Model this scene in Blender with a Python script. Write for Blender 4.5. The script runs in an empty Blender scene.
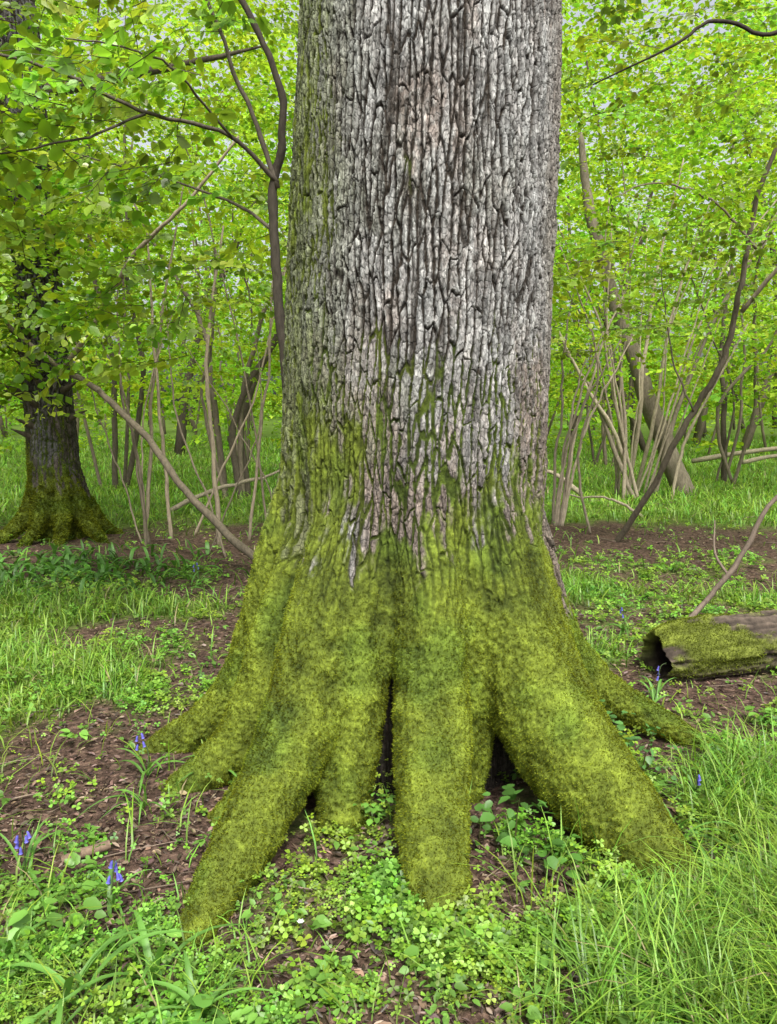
import bpy, math, time
import numpy as np
from mathutils import Vector
T0=time.time()
rng=np.random.default_rng(11)
f32=np.float32

# ------------------------------------------------------------ noise helpers
def _h(ix,iy,iz,seed):
    h=(ix.astype(np.int64)*374761393+iy.astype(np.int64)*668265263+iz.astype(np.int64)*1440662683+seed*974634777)&0xffffffff
    h=((h^(h>>13))*1274126177)&0xffffffff
    h=h^(h>>16)
    return (h/4294967295.0).astype(f32)
def vn3(x,y,z,seed=0):
    x0=np.floor(x);y0=np.floor(y);z0=np.floor(z)
    fx=x-x0;fy=y-y0;fz=z-z0
    fx=fx*fx*(3-2*fx);fy=fy*fy*(3-2*fy);fz=fz*fz*(3-2*fz)
    x0=x0.astype(np.int64);y0=y0.astype(np.int64);z0=z0.astype(np.int64)
    def L(a,b,t): return a+(b-a)*t
    c=[[[_h(x0+i,y0+j,z0+k,seed) for k in (0,1)] for j in (0,1)] for i in (0,1)]
    return L(L(L(c[0][0][0],c[0][0][1],fz),L(c[0][1][0],c[0][1][1],fz),fy),
             L(L(c[1][0][0],c[1][0][1],fz),L(c[1][1][0],c[1][1][1],fz),fy),fx)
def vn2(x,y,seed=0):
    x0=np.floor(x);y0=np.floor(y)
    fx=x-x0;fy=y-y0
    fx=fx*fx*(3-2*fx);fy=fy*fy*(3-2*fy)
    x0=x0.astype(np.int64);y0=y0.astype(np.int64);z=np.zeros_like(x0)
    a=_h(x0,y0,z,seed);b=_h(x0+1,y0,z,seed);c=_h(x0,y0+1,z,seed);d=_h(x0+1,y0+1,z,seed)
    return (a+(b-a)*fx)*(1-fy)+(c+(d-c)*fx)*fy
def fbm2(x,y,seed=0,o=3):
    s=0;a=.5;t=0
    for i in range(o):
        s=s+a*vn2(x*2**i,y*2**i,seed+i*17);t+=a;a*=.5
    return s/t
def fbm3(x,y,z,seed=0,o=3):
    s=0;a=.5;t=0
    for i in range(o):
        s=s+a*vn3(x*2**i,y*2**i,z*2**i,seed+i*17);t+=a;a*=.5
    return s/t
def sst(a,b,x):
    t=np.clip((x-a)/(b-a),0,1);return t*t*(3-2*t)

def plates(u,v,su,sv,seed,jit=.8):
    """elongated bark plates: metric distance to the plate edge, plate id, edge orientation"""
    x=u/su;y=v/sv
    ix=np.floor(x).astype(np.int64)
    n=len(u)
    d1=np.full(n,1e9,f32);d2=np.full(n,1e9,f32)
    p1x=np.zeros(n,f32);p1y=np.zeros(n,f32);p2x=np.zeros(n,f32);p2y=np.zeros(n,f32);idr=np.zeros(n,f32)
    z=np.zeros(n,np.int64)
    for dx in (-1,0,1):
        cx=ix+dx
        o=_h(cx,z,z,seed+5)
        iy=np.floor(y-o).astype(np.int64)
        for dy in (-1,0,1):
            cy=iy+dy
            px=cx+.5+jit*(_h(cx,cy,z,seed)-.5)
            py=cy+.5+.85*(_h(cx,cy,z,seed+1)-.5)+o
            d=(px-x)**2+(py-y)**2
            m=d<d1
            m2=(~m)&(d<d2)
            d2=np.where(m,d1,np.where(m2,d,d2)).astype(f32)
            p2x=np.where(m,p1x,np.where(m2,px,p2x)).astype(f32);p2y=np.where(m,p1y,np.where(m2,py,p2y)).astype(f32)
            d1=np.where(m,d,d1).astype(f32)
            p1x=np.where(m,px,p1x).astype(f32);p1y=np.where(m,py,p1y).astype(f32)
            idr=np.where(m,_h(cx,cy,z,seed+2),idr)
    nx=p2x-p1x;ny=p2y-p1y;l=np.sqrt(nx*nx+ny*ny)+1e-6;nx/=l;ny/=l
    de=(p1x+p2x)*.5*nx+(p1y+p2y)*.5*ny-(x*nx+y*ny)
    gx=nx/su;gy=ny/sv;gl=np.sqrt(gx*gx+gy*gy)
    return np.abs(de)/gl,idr,np.abs(gx)/gl

# ------------------------------------------------------------ mesh helpers
class Geo:
    def __init__(s): s.V=[];s.F={};s.C=[];s.n=0
    def add(s,V,Fs,C):
        V=np.asarray(V,f32)
        C=np.asarray(C,f32)
        if C.ndim==1: C=np.tile(C,(len(V),1))
        for F in Fs:
            F=np.asarray(F,np.int32)
            if len(F): s.F.setdefault(F.shape[1],[]).append(F+s.n)
        s.V.append(V);s.C.append(C);s.n+=len(V)
    def build(s,name,mat,parent=None,smooth=False):
        V=np.concatenate(s.V);C=np.concatenate(s.C)
        Fs=[np.concatenate(v) for v in s.F.values()]
        return build(name,V,Fs,C,mat,parent,smooth)
def build(name,V,Fs,C,mat,parent=None,smooth=False):
    me=bpy.data.meshes.new(name)
    me.vertices.add(len(V));me.vertices.foreach_set('co',np.ascontiguousarray(V,f32).ravel())
    loops=np.concatenate([F.ravel() for F in Fs]).astype(np.int32)
    cnt=np.concatenate([np.full(len(F),F.shape[1],np.int32) for F in Fs])
    st=np.concatenate([[0],np.cumsum(cnt)[:-1]]).astype(np.int32)
    me.loops.add(len(loops));me.loops.foreach_set('vertex_index',loops)
    me.polygons.add(len(cnt));me.polygons.foreach_set('loop_start',st)
    if smooth: me.polygons.foreach_set('use_smooth',np.ones(len(cnt),bool))
    me.update(calc_edges=True)
    if C is not None:
        a=me.color_attributes.new('Col','FLOAT_COLOR','POINT')
        rgba=np.ones((len(V),4),f32);rgba[:,:3]=C
        a.data.foreach_set('color',rgba.ravel())
    ob=bpy.data.objects.new(name,me);bpy.context.scene.collection.objects.link(ob)
    if mat: me.materials.append(mat)
    if parent: ob.parent=parent
    return ob
def empty(name,loc=(0,0,0)):
    e=bpy.data.objects.new(name,None);bpy.context.scene.collection.objects.link(e);return e
def catmull(P,n):
    P=np.asarray(P,float)
    A=np.vstack([2*P[0]-P[1],P,2*P[-1]-P[-2]])
    out=[]
    for i in range(len(P)-1):
        p0,p1,p2,p3=A[i:i+4]
        for t in np.linspace(0,1,n,endpoint=False):
            out.append(.5*((2*p1)+(-p0+p2)*t+(2*p0-5*p1+4*p2-p3)*t*t+(-p0+3*p1-3*p2+p3)*t**3))
    out.append(P[-1]);return np.array(out)
def tube(pts,rad,sides=8,sub=5,wob=0.0,seed=0):
    Q=catmull(np.column_stack([np.asarray(pts,float),np.asarray(rad,float)]),sub)
    P=Q[:,:3];R=np.maximum(Q[:,3],.0005)
    if wob>0:
        r2=np.random.default_rng(seed)
        P=P+np.cumsum(r2.normal(0,wob,P.shape),0)*np.sin(np.linspace(0,math.pi,len(P)))[:,None]
        R=R*(1+r2.normal(0,.05,len(R)))
    Tn=np.gradient(P,axis=0);Tn/=np.linalg.norm(Tn,axis=1)[:,None]+1e-9
    ref=np.array([0.,0,1]) if abs(Tn[0][2])<.9 else np.array([1.,0,0])
    n=np.cross(Tn[0],ref);n/=np.linalg.norm(n)
    V=[]
    a=np.linspace(0,2*math.pi,sides,endpoint=False)
    for i in range(len(P)):
        n=n-Tn[i]*np.dot(n,Tn[i]);n/=np.linalg.norm(n)
        b=np.cross(Tn[i],n)
        V.append(P[i]+R[i]*(np.cos(a)[:,None]*n+np.sin(a)[:,None]*b))
    V=np.concatenate(V);m=len(P)
    i=np.arange(m-1)[:,None]*sides;j=np.arange(sides)[None,:];k=(j+1)%sides
    Q4=np.stack([i+j,i+k,i+sides+k,i+sides+j],-1).reshape(-1,4)
    nV=len(V);V=np.vstack([V,P[0],P[-1]])
    jj=np.arange(sides);kk=(jj+1)%sides
    t1=np.stack([kk,jj,np.full(sides,nV)],1);l=(m-1)*sides
    t2=np.stack([l+jj,l+kk,np.full(sides,nV+1)],1)
    return V,Q4,np.vstack([t1,t2])
def frames(d,nrm):
    d=d/np.linalg.norm(d,axis=1)[:,None]
    y=np.cross(nrm,d);y/=np.linalg.norm(y,axis=1)[:,None]+1e-9
    z=np.cross(d,y)
    return np.stack([d,y,z],-1)
def inst(tV,tFs,tC,R,T,S,tint):
    N=len(T);n=len(tV)
    S=np.asarray(S)
    S=S[:,None,None] if S.ndim==1 else S[:,None,:]
    V=np.einsum('nij,nvj->nvi',R,tV[None]*S)+T[:,None,:]
    Fs=[(F[None]+(np.arange(N)*n)[:,None,None]).reshape(-1,F.shape[1]) for F in tFs]
    C=(tC[None]*tint[:,None,:]).reshape(-1,3)
    return V.reshape(-1,3),Fs,C

# ------------------------------------------------------------ materials
def mat_new(name):
    m=bpy.data.materials.new(name);m.use_nodes=True
    nt=m.node_tree;nt.nodes.clear();return m,nt,nt.nodes,nt.links
def leaf_mat(name,trans=.45,yel=(1.25,1.2,.5),gloss=.06,rough=.35):
    m,nt,N,L=mat_new(name)
    o=N.new('ShaderNodeOutputMaterial');at=N.new('ShaderNodeAttribute');at.attribute_name='Col'
    d=N.new('ShaderNodeBsdfDiffuse');t=N.new('ShaderNodeBsdfTranslucent')
    mx=N.new('ShaderNodeMixShader');mx.inputs[0].default_value=trans
    vm=N.new('ShaderNodeVectorMath');vm.operation='MULTIPLY';vm.inputs[1].default_value=yel
    L.new(at.outputs['Color'],d.inputs[0]);L.new(at.outputs['Color'],vm.inputs[0]);L.new(vm.outputs[0],t.inputs[0])
    L.new(d.outputs[0],mx.inputs[1]);L.new(t.outputs[0],mx.inputs[2])
    last=mx
    if gloss>0:
        g=N.new('ShaderNodeBsdfGlossy');g.inputs['Roughness'].default_value=rough
        m2=N.new('ShaderNodeMixShader');m2.inputs[0].default_value=gloss
        L.new(mx.outputs[0],m2.inputs[1]);L.new(g.outputs[0],m2.inputs[2]);last=m2
    L.new(last.outputs[0],o.inputs[0])
    return m
def bark_mat(name,scale=60,bump=.4,var=(.6,1.35),dist=.01,stretch=(1,1,.35),flakes=False):
    m,nt,N,L=mat_new(name)
    o=N.new('ShaderNodeOutputMaterial');at=N.new('ShaderNodeAttribute');at.attribute_name='Col'
    p=N.new('ShaderNodeBsdfPrincipled');p.inputs['Roughness'].default_value=.9
    p.inputs['Specular IOR Level'].default_value=.2
    tc=N.new('ShaderNodeTexCoord');mp=N.new('ShaderNodeMapping');mp.inputs['Scale'].default_value=stretch
    L.new(tc.outputs['Object'],mp.inputs[0])
    n1=N.new('ShaderNodeTexNoise');n1.inputs['Scale'].default_value=scale;n1.inputs['Detail'].default_value=6;n1.inputs['Roughness'].default_value=.7
    L.new(mp.outputs[0],n1.inputs['Vector'])
    mr=N.new('ShaderNodeMapRange');mr.inputs[1].default_value=.3;mr.inputs[2].default_value=.7
    mr.inputs[3].default_value=var[0];mr.inputs[4].default_value=var[1]
    L.new(n1.outputs[0],mr.inputs[0])
    fac=mr.outputs[0];hgt=n1.outputs[0]
    if flakes:
        bu=N.new('ShaderNodeAttribute');bu.attribute_name='buv'
        def math2(op,a,b):
            q=N.new('ShaderNodeMath');q.operation=op
            for k_,s_ in ((0,a),(1,b)):
                if isinstance(s_,(int,float)): q.inputs[k_].default_value=s_
                else: L.new(s_,q.inputs[k_])
            return q.outputs[0]
        nz=N.new('ShaderNodeTexNoise');nz.inputs['Scale'].default_value=.9;nz.inputs['Detail'].default_value=4;L.new(bu.outputs['Vector'],nz.inputs['Vector'])
        ad=N.new('ShaderNodeVectorMath');ad.operation='MULTIPLY_ADD';ad.inputs[1].default_value=(.9,.9,0)
        L.new(nz.outputs['Color'],ad.inputs[0]);L.new(bu.outputs['Vector'],ad.inputs[2])
        v1=N.new('ShaderNodeTexVoronoi');v1.voronoi_dimensions='2D';v1.feature='DISTANCE_TO_EDGE';v1.inputs['Scale'].default_value=1;L.new(ad.outputs[0],v1.inputs['Vector'])
        v2=N.new('ShaderNodeTexVoronoi');v2.voronoi_dimensions='2D';v2.inputs['Scale'].default_value=1;L.new(ad.outputs[0],v2.inputs['Vector'])
        ed=N.new('ShaderNodeMapRange');ed.inputs[1].default_value=0;ed.inputs[2].default_value=.11;ed.inputs[3].default_value=0;ed.inputs[4].default_value=1;L.new(v1.outputs['Distance'],ed.inputs[0])
        sc=N.new('ShaderNodeSeparateColor');L.new(v2.outputs['Color'],sc.inputs[0])
        fl_=math2('ADD',math2('MULTIPLY',sc.outputs[0],.5),.80)
        ck=math2('ADD',math2('MULTIPLY',ed.outputs[0],.45),.55)
        both=math2('MULTIPLY',fl_,ck)
        am=at.outputs['Alpha']
        mixf=math2('ADD',math2('MULTIPLY',math2('SUBTRACT',both,1.0),am),1.0)
        fac=math2('MULTIPLY',fac,mixf)
        hh=math2('ADD',math2('MULTIPLY',ed.outputs[0],.45),math2('MULTIPLY',sc.outputs[1],.5))
        hgt=math2('ADD',n1.outputs[0],math2('MULTIPLY',hh,am))
    vm=N.new('ShaderNodeVectorMath');vm.operation='SCALE'
    L.new(at.outputs['Color'],vm.inputs[0]);L.new(fac,vm.inputs['Scale']);L.new(vm.outputs[0],p.inputs['Base Color'])
    b=N.new('ShaderNodeBump');b.inputs['Strength'].default_value=bump;b.inputs['Distance'].default_value=dist
    L.new(hgt,b.inputs['Height']);L.new(b.outputs[0],p.inputs['Normal'])
    L.new(p.outputs[0],o.inputs[0]);return m
M_leaf=leaf_mat('leaf',.5,(1.2,1.2,.5),.05,.4)
M_far=leaf_mat('far_leaf',.5,(1.2,1.2,.5),0)
M_grass=leaf_mat('grass_blade',.38,(1.15,1.15,.6),.03,.45)
M_moss=leaf_mat('moss_fuzz',.3,(1.15,1.1,.6),.0)
M_litter=leaf_mat('dry_leaf',.1,(1,1,1),.04,.5)
M_bark=bark_mat('oak_bark',100,.8,(.6,1.4),.007,(1,1,.45),True)
M_stem=bark_mat('stem_bark',40,.4,(.6,1.4),.01)
M_petal=leaf_mat('petal',.3,(1,1,1),.03)

# ------------------------------------------------------------ terrain
def gh(x,y):
    x=np.asarray(x,float);y=np.asarray(y,float)
    d=np.hypot(x,y-3)
    near=.03*(vn2(x/.7+9,y/.7,3)-.5)+.012*(vn2(x/.16,y/.16,4)-.5)
    far=.35*(vn2(x/9+3,y/9,8)-.5)*sst(5,22,d)
    return near+far
AX=(.095,3.35)
def RR(dx,dy,prof): return (np.array([dx,dy])/math.hypot(dx,dy),prof)
ROOTS=[
 RR(-1,-.03,[(.36,1.20,.16),(.50,.76,.15),(.62,.46,.13),(.76,.23,.11),(.92,.09,.09),(1.08,.02,.06),(1.18,-.05,.045)]),
 RR(-.9,-.40,[(.38,1.05,.14),(.52,.62,.13),(.64,.34,.11),(.78,.14,.085),(.93,.035,.065),(1.04,-.04,.045)]),
 RR(-.70,-.66,[(.38,1.1,.14),(.52,.62,.13),(.62,.34,.11),(.74,.15,.085),(.88,.04,.06),(1.0,-.05,.045)]),
 RR(-.47,-.88,[(.36,1.2,.16),(.48,.86,.16),(.62,.55,.15),(.79,.32,.13),(1.0,.17,.108),(1.2,.075,.09),(1.38,.015,.072),(1.5,-.06,.045)]),
 RR(-.37,-.93,[(.36,1.1,.14),(.46,.78,.13),(.56,.50,.12),(.64,.28,.10),(.71,.10,.085),(.76,-.06,.06)]),
 RR(.05,-1,[(.36,1.15,.15),(.48,.80,.145),(.62,.50,.125),(.76,.30,.11),(.92,.14,.10),(1.08,.04,.09),(1.19,-.07,.06)]),
 RR(.66,-.76,[(.34,1.2,.19),(.46,.86,.19),(.60,.56,.18),(.77,.33,.17),(.96,.17,.15),(1.12,.07,.125),(1.30,-.04,.08)]),
 RR(.38,-.93,[(.34,1.0,.17),(.43,.70,.155),(.49,.45,.13),(.51,.25,.09),(.49,-.06,.06)]),
 RR(.93,-.42,[(.36,1.0,.15),(.50,.62,.14),(.62,.38,.11),(.74,.16,.09),(.86,-.02,.06)]),
 RR(1,.08,[(.34,1.2,.17),(.50,.74,.15),(.64,.44,.125),(.80,.26,.105),(1.0,.13,.09),(1.2,.04,.07),(1.36,-.06,.05)]),
 RR(.8,.6,[(.38,1.0,.17),(.6,.5,.15),(.85,.18,.12),(1.1,-.06,.07)]),
 RR(.15,1,[(.38,1.0,.17),(.6,.5,.15),(.9,.2,.13),(1.3,-.06,.07)]),
 RR(-.6,.8,[(.38,1.0,.17),(.6,.5,.15),(.9,.2,.13),(1.2,-.06,.07)]),
]
BEND=[.0,.03,.03,-.07,0,.02,.0,.0,0,.06,0,.1,-.1]
def root_pts(ax,r,bend,sc=1.0):
    d,prof=r;s=np.array([[a,b,c] for a,b,c in prof])*sc
    t=np.linspace(0,1,len(s));side=np.array([-d[1],d[0]])
    xy=np.array(ax)+s[:,:1]*d+(bend*np.sin(t*math.pi*1.3))[:,None]*side
    return np.column_stack([xy,s[:,1]]),s[:,2]
RP=[root_pts(AX,r,b) for r,b in zip(ROOTS,BEND)]
def root_dist(X,Y):
    out=np.full(len(X),9.0)
    w=np.hypot(X-AX[0],Y-AX[1])<1.8
    x=X[w];y=Y[w]
    d=np.hypot(x-AX[0],y-AX[1])-.49
    for P,R in RP:
        Q=catmull(np.column_stack([P,R]),3)
        for q in Q:
            if q[2]<.45: d=np.minimum(d,np.hypot(x-q[0],y-q[1])-q[3]*(1 if q[2]>-.03 else .3))
    out[w]=d
    return out

# ------------------------------------------------------------ oak builder
def oak(name,ax,profile,axis_x,roots,voxel,levels,R0,su,sv,depth,moss_h,left_moss,fuzz,fuzz_len,seed,root_flute=.02,tone=1.0):
    par=empty(name)
    g=Geo()
    zs=[p[0] for p in profile]
    V,Q,Tt=tube([(ax[0]+axis_x(z),ax[1],z) for z in zs],[p[1] for p in profile],64,8)
    g.add(V,[Q,Tt],(0,0,0))
    for P,R in roots:
        V,Q,Tt=tube(P,R,20,6);g.add(V,[Q,Tt],(0,0,0))
    tmp=g.build('tmp',None)
    md=tmp.modifiers.new('r','REMESH');md.mode='VOXEL';md.voxel_size=voxel
    md=tmp.modifiers.new('s','SMOOTH');md.iterations=14;md.factor=.5
    md=tmp.modifiers.new('u','SUBSURF');md.levels=levels;md.render_levels=levels
    dg=bpy.context.evaluated_depsgraph_get()
    me=bpy.data.meshes.new_from_object(tmp.evaluated_get(dg))
    bpy.data.objects.remove(tmp)
    n=len(me.vertices);co=np.empty(n*3,f32);me.vertices.foreach_get('co',co);co=co.reshape(-1,3)
    no=np.empty(n*3,f32);me.vertex_normals.foreach_get('vector',no);no=no.reshape(-1,3)
    x=co[:,0]-ax[0]-axis_x(co[:,2]);y=co[:,1]-ax[1];z=co[:,2]
    r=np.hypot(x,y);th=np.arctan2(x,-y)
    u=th*R0;v=z-.9*np.maximum(r-R0,0)
    s_=su/.032
    flv=vn2(u/.075+.3*vn2(u/.2,v/.3,seed+70),v/.9,seed+2)-.5
    flz=sst(1.6,.9,z)*(.35+.65*sst(.15,.5,z))
    fl=(fbm2(th*2.6+3,v*.8,seed+1,2)-.5)*.05+flv*root_flute*2.6*flz
    uw=u+.030*(vn2(u/.2,v/.35,seed+3)-.5)+s_*.008*(vn2(u/.045/s_,v/.13/s_,seed+4)-.5)+s_*.006*(vn2(u/.014/s_,v/.03/s_,seed+9)-.5)
    vw=v+.06*(vn2(u/.02,v/.1,seed+5)-.5)
    de,idr,ori=plates(uw,vw,su,sv,seed,.8)
    rag=fbm3(co[:,0]/.009,co[:,1]/.009,z/.014,seed+62,2)
    de=np.maximum(de-.0054*s_*rag*(.3+.7*ori),0)+.0004
    gw=.0012+.0044*ori*(.3+1.4*vn2(u/.10,v/.22,seed+6))
    gw=gw*s_
    rg=np.abs(fbm2(uw/(.075*s_)+3,v/(.9*s_),seed+60,2)-.5)
    fur=sst(.0,.036,rg+.012*(rag-.5))
    pl=sst(0.0,1.0,de/gw)*(.15+.85*fur)
    de2,id2,or2=plates(uw+.3,vw+.7,su*.55,sv*.30,seed+40)
    de2=np.maximum(de2-.0025*s_*rag,0)
    crack=sst(0,.0022*s_,de2)*.85+.15
    crack=1-(1-crack)*sst(.3,.55,vn2(u/.06,v/.1,seed+61))
    fine=fbm3(co[:,0]/.010,co[:,1]/.010,z/.020,seed+7,3)
    rough=fbm3(co[:,0]/.03,co[:,1]/.03,z/.06,seed+8,3)
    bark=depth*1.15*(pl-1)+(idr-.5)*depth*.5*pl+(id2-.5)*depth*.6*pl-(1-crack)*depth*.35*pl+(fine-.5)*depth*1.2+(rough-.5)*depth*.6
    # moss
    big=fbm3(co[:,0]/.3,co[:,1]/.3,z/.45,seed+20,3);med=fbm3(co[:,0]/.04,co[:,1]/.04,z/.10,seed+21,3)
    streak=vn2(u/.04,v/.6,seed+22)
    lf=sst(-.30,-1.25,th)*left_moss
    rt=sst(.95,1.45,th)*sst(.35,.6,z)*.75
    hh_=moss_h+.12*sst(0,-1.2,th)
    up_=sst(hh_-.15,hh_+.25,z)
    recess_shade=sst(.55,.50,r/R0*.55)*sst(.55,.42,z)  # shade between the roots, painted in: clears moss and darkens bark
    sc=(hh_-z)/np.where(z>hh_,.32,.20)+(big-.5)*(3.0-1.0*up_)+(med-.5)*3.0+(streak-.5)*1.6+(1-pl)*(.6+2.5*up_)*sst(2.8,1.1,z)-rt*3-recess_shade*9
    sc2=lf*2.2-2.4+(big-.5)*2.5+(med-.5)*3.5+(1-pl)*2.8*(.45+.55*lf)-(z-1)*.25-recess_shade*9
    m=np.clip(.5+.5*np.maximum(sc,sc2),0,1)
    mthick=sst(1.15,.55,z)*.75+.25
    mlf=(fbm3(co[:,0]/.013,co[:,1]/.013,z/.013,seed+31,2)-.5)
    ml=(fbm3(co[:,0]/.05,co[:,1]/.05,z/.065,seed+30,3)-.5)*.030+mlf*.012
    dsp=fl*R0/.55+bark*(1-m*.90*mthick)+m*(ml+.004)*mthick
    co2=co+no*dsp[:,None]
    # colour
    grey=np.array([.325,.320,.308]);pink=np.array([.270,.222,.190]);brn=np.array([.15,.12,.092]);alg=np.array([.110,.130,.052]);dark=np.array([.022,.017,.012])
    w=sst(.38,.65,fbm2(u/.25+5,v/.5,seed+50,3)+.30*(.5-sst(.9,2.2,z)) )
    C=grey*(1-w[:,None])+pink*w[:,None]
    C=C*(1.15-(.35*idr)[:,None]-(.30*id2)[:,None])
    k=sst(.40,.72,fine);C=C*(1-.35*k[:,None])+np.array([.43,.45,.43])*(.40*k*sst(.8,2.2,z))[:,None]
    k=sst(.52,.66,fbm3(co[:,0]/.04,co[:,1]/.04,z/.12,seed+51,3))*sst(1.1,2.0,z);C=C*(1-.35*k[:,None])+np.array([.46,.48,.47])*(.35*k)[:,None]
    k=sst(.55,.35,rough);C=C*(1-.35*k[:,None])
    a=np.clip(sst(-.25,-1.2,th)*.85+.3*sst(.45,.6,big)*sst(3,1.2,z),0,1)*left_moss;C=C*(1-a[:,None])+alg*(.5+1.0*idr)[:,None]*a[:,None]
    e=sst(.85,1.4,th)*.55;C=C*(1-e[:,None])+brn*1.1*e[:,None]
    C=C*(.45+.55*crack)[:,None]*tone*(1-.75*recess_shade)[:,None]
    q=(pl**1.1)[:,None];C=C*q+dark*(1-q)
    t=fbm3(co[:,0]/.02,co[:,1]/.02,z/.02,seed+33,3)
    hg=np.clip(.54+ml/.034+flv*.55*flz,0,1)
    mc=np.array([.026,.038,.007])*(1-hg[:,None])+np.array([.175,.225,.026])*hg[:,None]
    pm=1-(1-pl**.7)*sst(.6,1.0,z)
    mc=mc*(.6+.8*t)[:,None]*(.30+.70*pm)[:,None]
    yb=sst(.48,.72,fbm3(co[:,0]/.2,co[:,1]/.2,z/.2,seed+35,2))
    mc=mc*(1-.18*yb[:,None]*np.array([1,.4,0]))
    mm=sst(.3,.65,m)[:,None]
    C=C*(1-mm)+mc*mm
    me.vertices.foreach_set('co',co2.ravel());
    at=me.color_attributes.new('Col','FLOAT_COLOR','POINT')
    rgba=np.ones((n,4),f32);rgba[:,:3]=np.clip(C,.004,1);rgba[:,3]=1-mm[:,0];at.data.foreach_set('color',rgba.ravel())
    bu=me.attributes.new('buv','FLOAT_VECTOR','POINT')
    bv=np.zeros((n,3),f32);bv[:,0]=u/(.013*s_);bv[:,1]=v/(.032*s_);bu.data.foreach_set('vector',bv.ravel())
    me.polygons.foreach_set('use_smooth',np.ones(len(me.polygons),bool))
    me.materials.clear();me.materials.append(M_bark);me.name='trunk'
    me.update()
    ob=bpy.data.objects.new('trunk',me);bpy.context.scene.collection.objects.link(ob);ob.parent=par
    if fuzz:
        p=sst(.4,.8,m)*(z>-.02)*(.15+pm)*np.where(y<.45,1,.35)
        p=p/p.sum();ids=rng.choice(n,fuzz,p=p)
        B=co2[ids]+rng.normal(0,.0015,(fuzz,3));nn=no[ids]
        d=nn+rng.normal(0,.6,(fuzz,3))+np.array([0,0,-.15]);
        ref=rng.normal(0,1,(fuzz,3));R=frames(d,ref)
        tV=np.array([[0,-.5,0],[0,.5,0],[1,0,0]],f32);tF=[np.array([[0,1,2]])]
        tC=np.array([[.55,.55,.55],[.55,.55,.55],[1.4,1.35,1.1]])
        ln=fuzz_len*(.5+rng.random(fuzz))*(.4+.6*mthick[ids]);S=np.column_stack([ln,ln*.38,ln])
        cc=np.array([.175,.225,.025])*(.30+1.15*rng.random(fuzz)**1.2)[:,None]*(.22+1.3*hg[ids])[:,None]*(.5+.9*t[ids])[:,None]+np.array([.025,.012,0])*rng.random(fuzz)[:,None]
        cc=cc*(1-.18*yb[ids][:,None]*np.array([1,.4,0]))
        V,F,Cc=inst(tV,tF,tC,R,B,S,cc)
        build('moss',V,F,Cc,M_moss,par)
    print(name,n,time.time()-T0)
    return par
def axx(z): return -.015+.034*(np.maximum(z,.6)-.6)
prof=[(-.2,.49),(.2,.49),(.45,.495),(.75,.51),(1.1,.53),(1.5,.532),(2.2,.52),(3.0,.50),(3.6,.49)]
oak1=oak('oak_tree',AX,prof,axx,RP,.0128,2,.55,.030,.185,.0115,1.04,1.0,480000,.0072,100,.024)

# upper trunk, limbs and a sparse crown above the picture
g=Geo()
brc=(.22,.19,.15)
up=[(.17,3.35,3.45),(.2,3.38,5),(.3,3.45,7),(.35,3.5,9),(.3,3.7,11.5),(.4,3.9,14)]
V,Q,Tt=tube(up,[.478,.45,.42,.36,.24,.06],32,8);g.add(V,[Q,Tt],brc)
limb_ends=[]
for i in range(11):
    z0=7.5+i*.5;a=i*2.4;L=3.8-.15*i
    p0=np.array([.33,3.5,z0]);dd=np.array([math.cos(a),math.sin(a),.45])
    pts=[p0,p0+dd*L*.4+[0,0,.1],p0+dd*L*.75,p0+dd*L+[0,0,.5]]
    V,Q,Tt=tube(pts,[.16,.11,.06,.015],8,5,.02,i);g.add(V,[Q,Tt],brc)
    for k in (.45,.6,.75,.9,1.): limb_ends.append(p0+dd*L*k)
g.build('upper_trunk_and_limbs',M_stem,oak1,True)

# ------------------------------------------------------------ leaf templates
leafD=(np.array([[0,0,0],[.5,0,-.03],[1.05,0,-.12],[.10,.27,.05],[.5,.42,.07],[.86,.20,-.03],[.10,-.27,.05],[.5,-.42,.07],[.86,-.20,-.03]],f32),
       [np.array([[0,1,4,3],[1,2,5,4],[1,0,6,7],[2,1,7,8]])])
leafS=(np.array([[0,0,0],[.5,.38,.07],[1,0,-.08],[.5,-.38,.07]],f32),[np.array([[0,2,1],[0,3,2]])])
def spray(kind,L,leaf,nn,seed,twigs=True):
    r=np.random.default_rng(seed);P=[];D=[]
    g=Geo()
    def axis(p0,a,l,n,lev):
        pts=[np.array(p0)]
        for i in range(n):
            a+=r.normal(0,.13)
            pts.append(pts[-1]+np.array([math.cos(a),math.sin(a),-.10+r.normal(0,.07)])*l/n)
        if twigs:
            rad=np.linspace(.003 if lev==0 else .0016,.0008,n+1)
            V,Q,Tt=tube(pts,rad,3,1);g.add(V,[Q],(.07,.05,.03))
        for i,p in enumerate(pts[1:]):
            s=1 if i%2 else -1
            if lev==0 and i<n-1: axis(p,a+s*r.uniform(.6,1.1),l*(.55-.3*i/n),max(2,int((n-i)*.6)),1)
            P.append(p);b=a+s*r.uniform(.5,1.2);D.append([math.cos(b),math.sin(b),r.normal(-.25,.25)])
        P.append(pts[-1]);D.append([math.cos(a),math.sin(a),-.3])
    axis((0,0,0),0,L,nn,0)
    P=np.array(P);D=np.array(D);n=len(P)
    nr=np.array([0,0,1.])+r.normal(0,.42,(n,3));R=frames(D,nr)
    tv,tf=(leafD if kind else leafS)
    S=leaf*(.6+.7*r.random(n))
    tc=np.ones((len(tv),3));
    if kind: tc[1]=[.85,.85,.8];tc[0]=[.8,.8,.7]
    v=.72+.56*r.random(n);tint=np.column_stack([v*(1+.18*r.random(n)),v,v*.9])
    V,F,C=inst(tv,tf,tc,R,P,S,tint)
    return g,(V,F,C)
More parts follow.
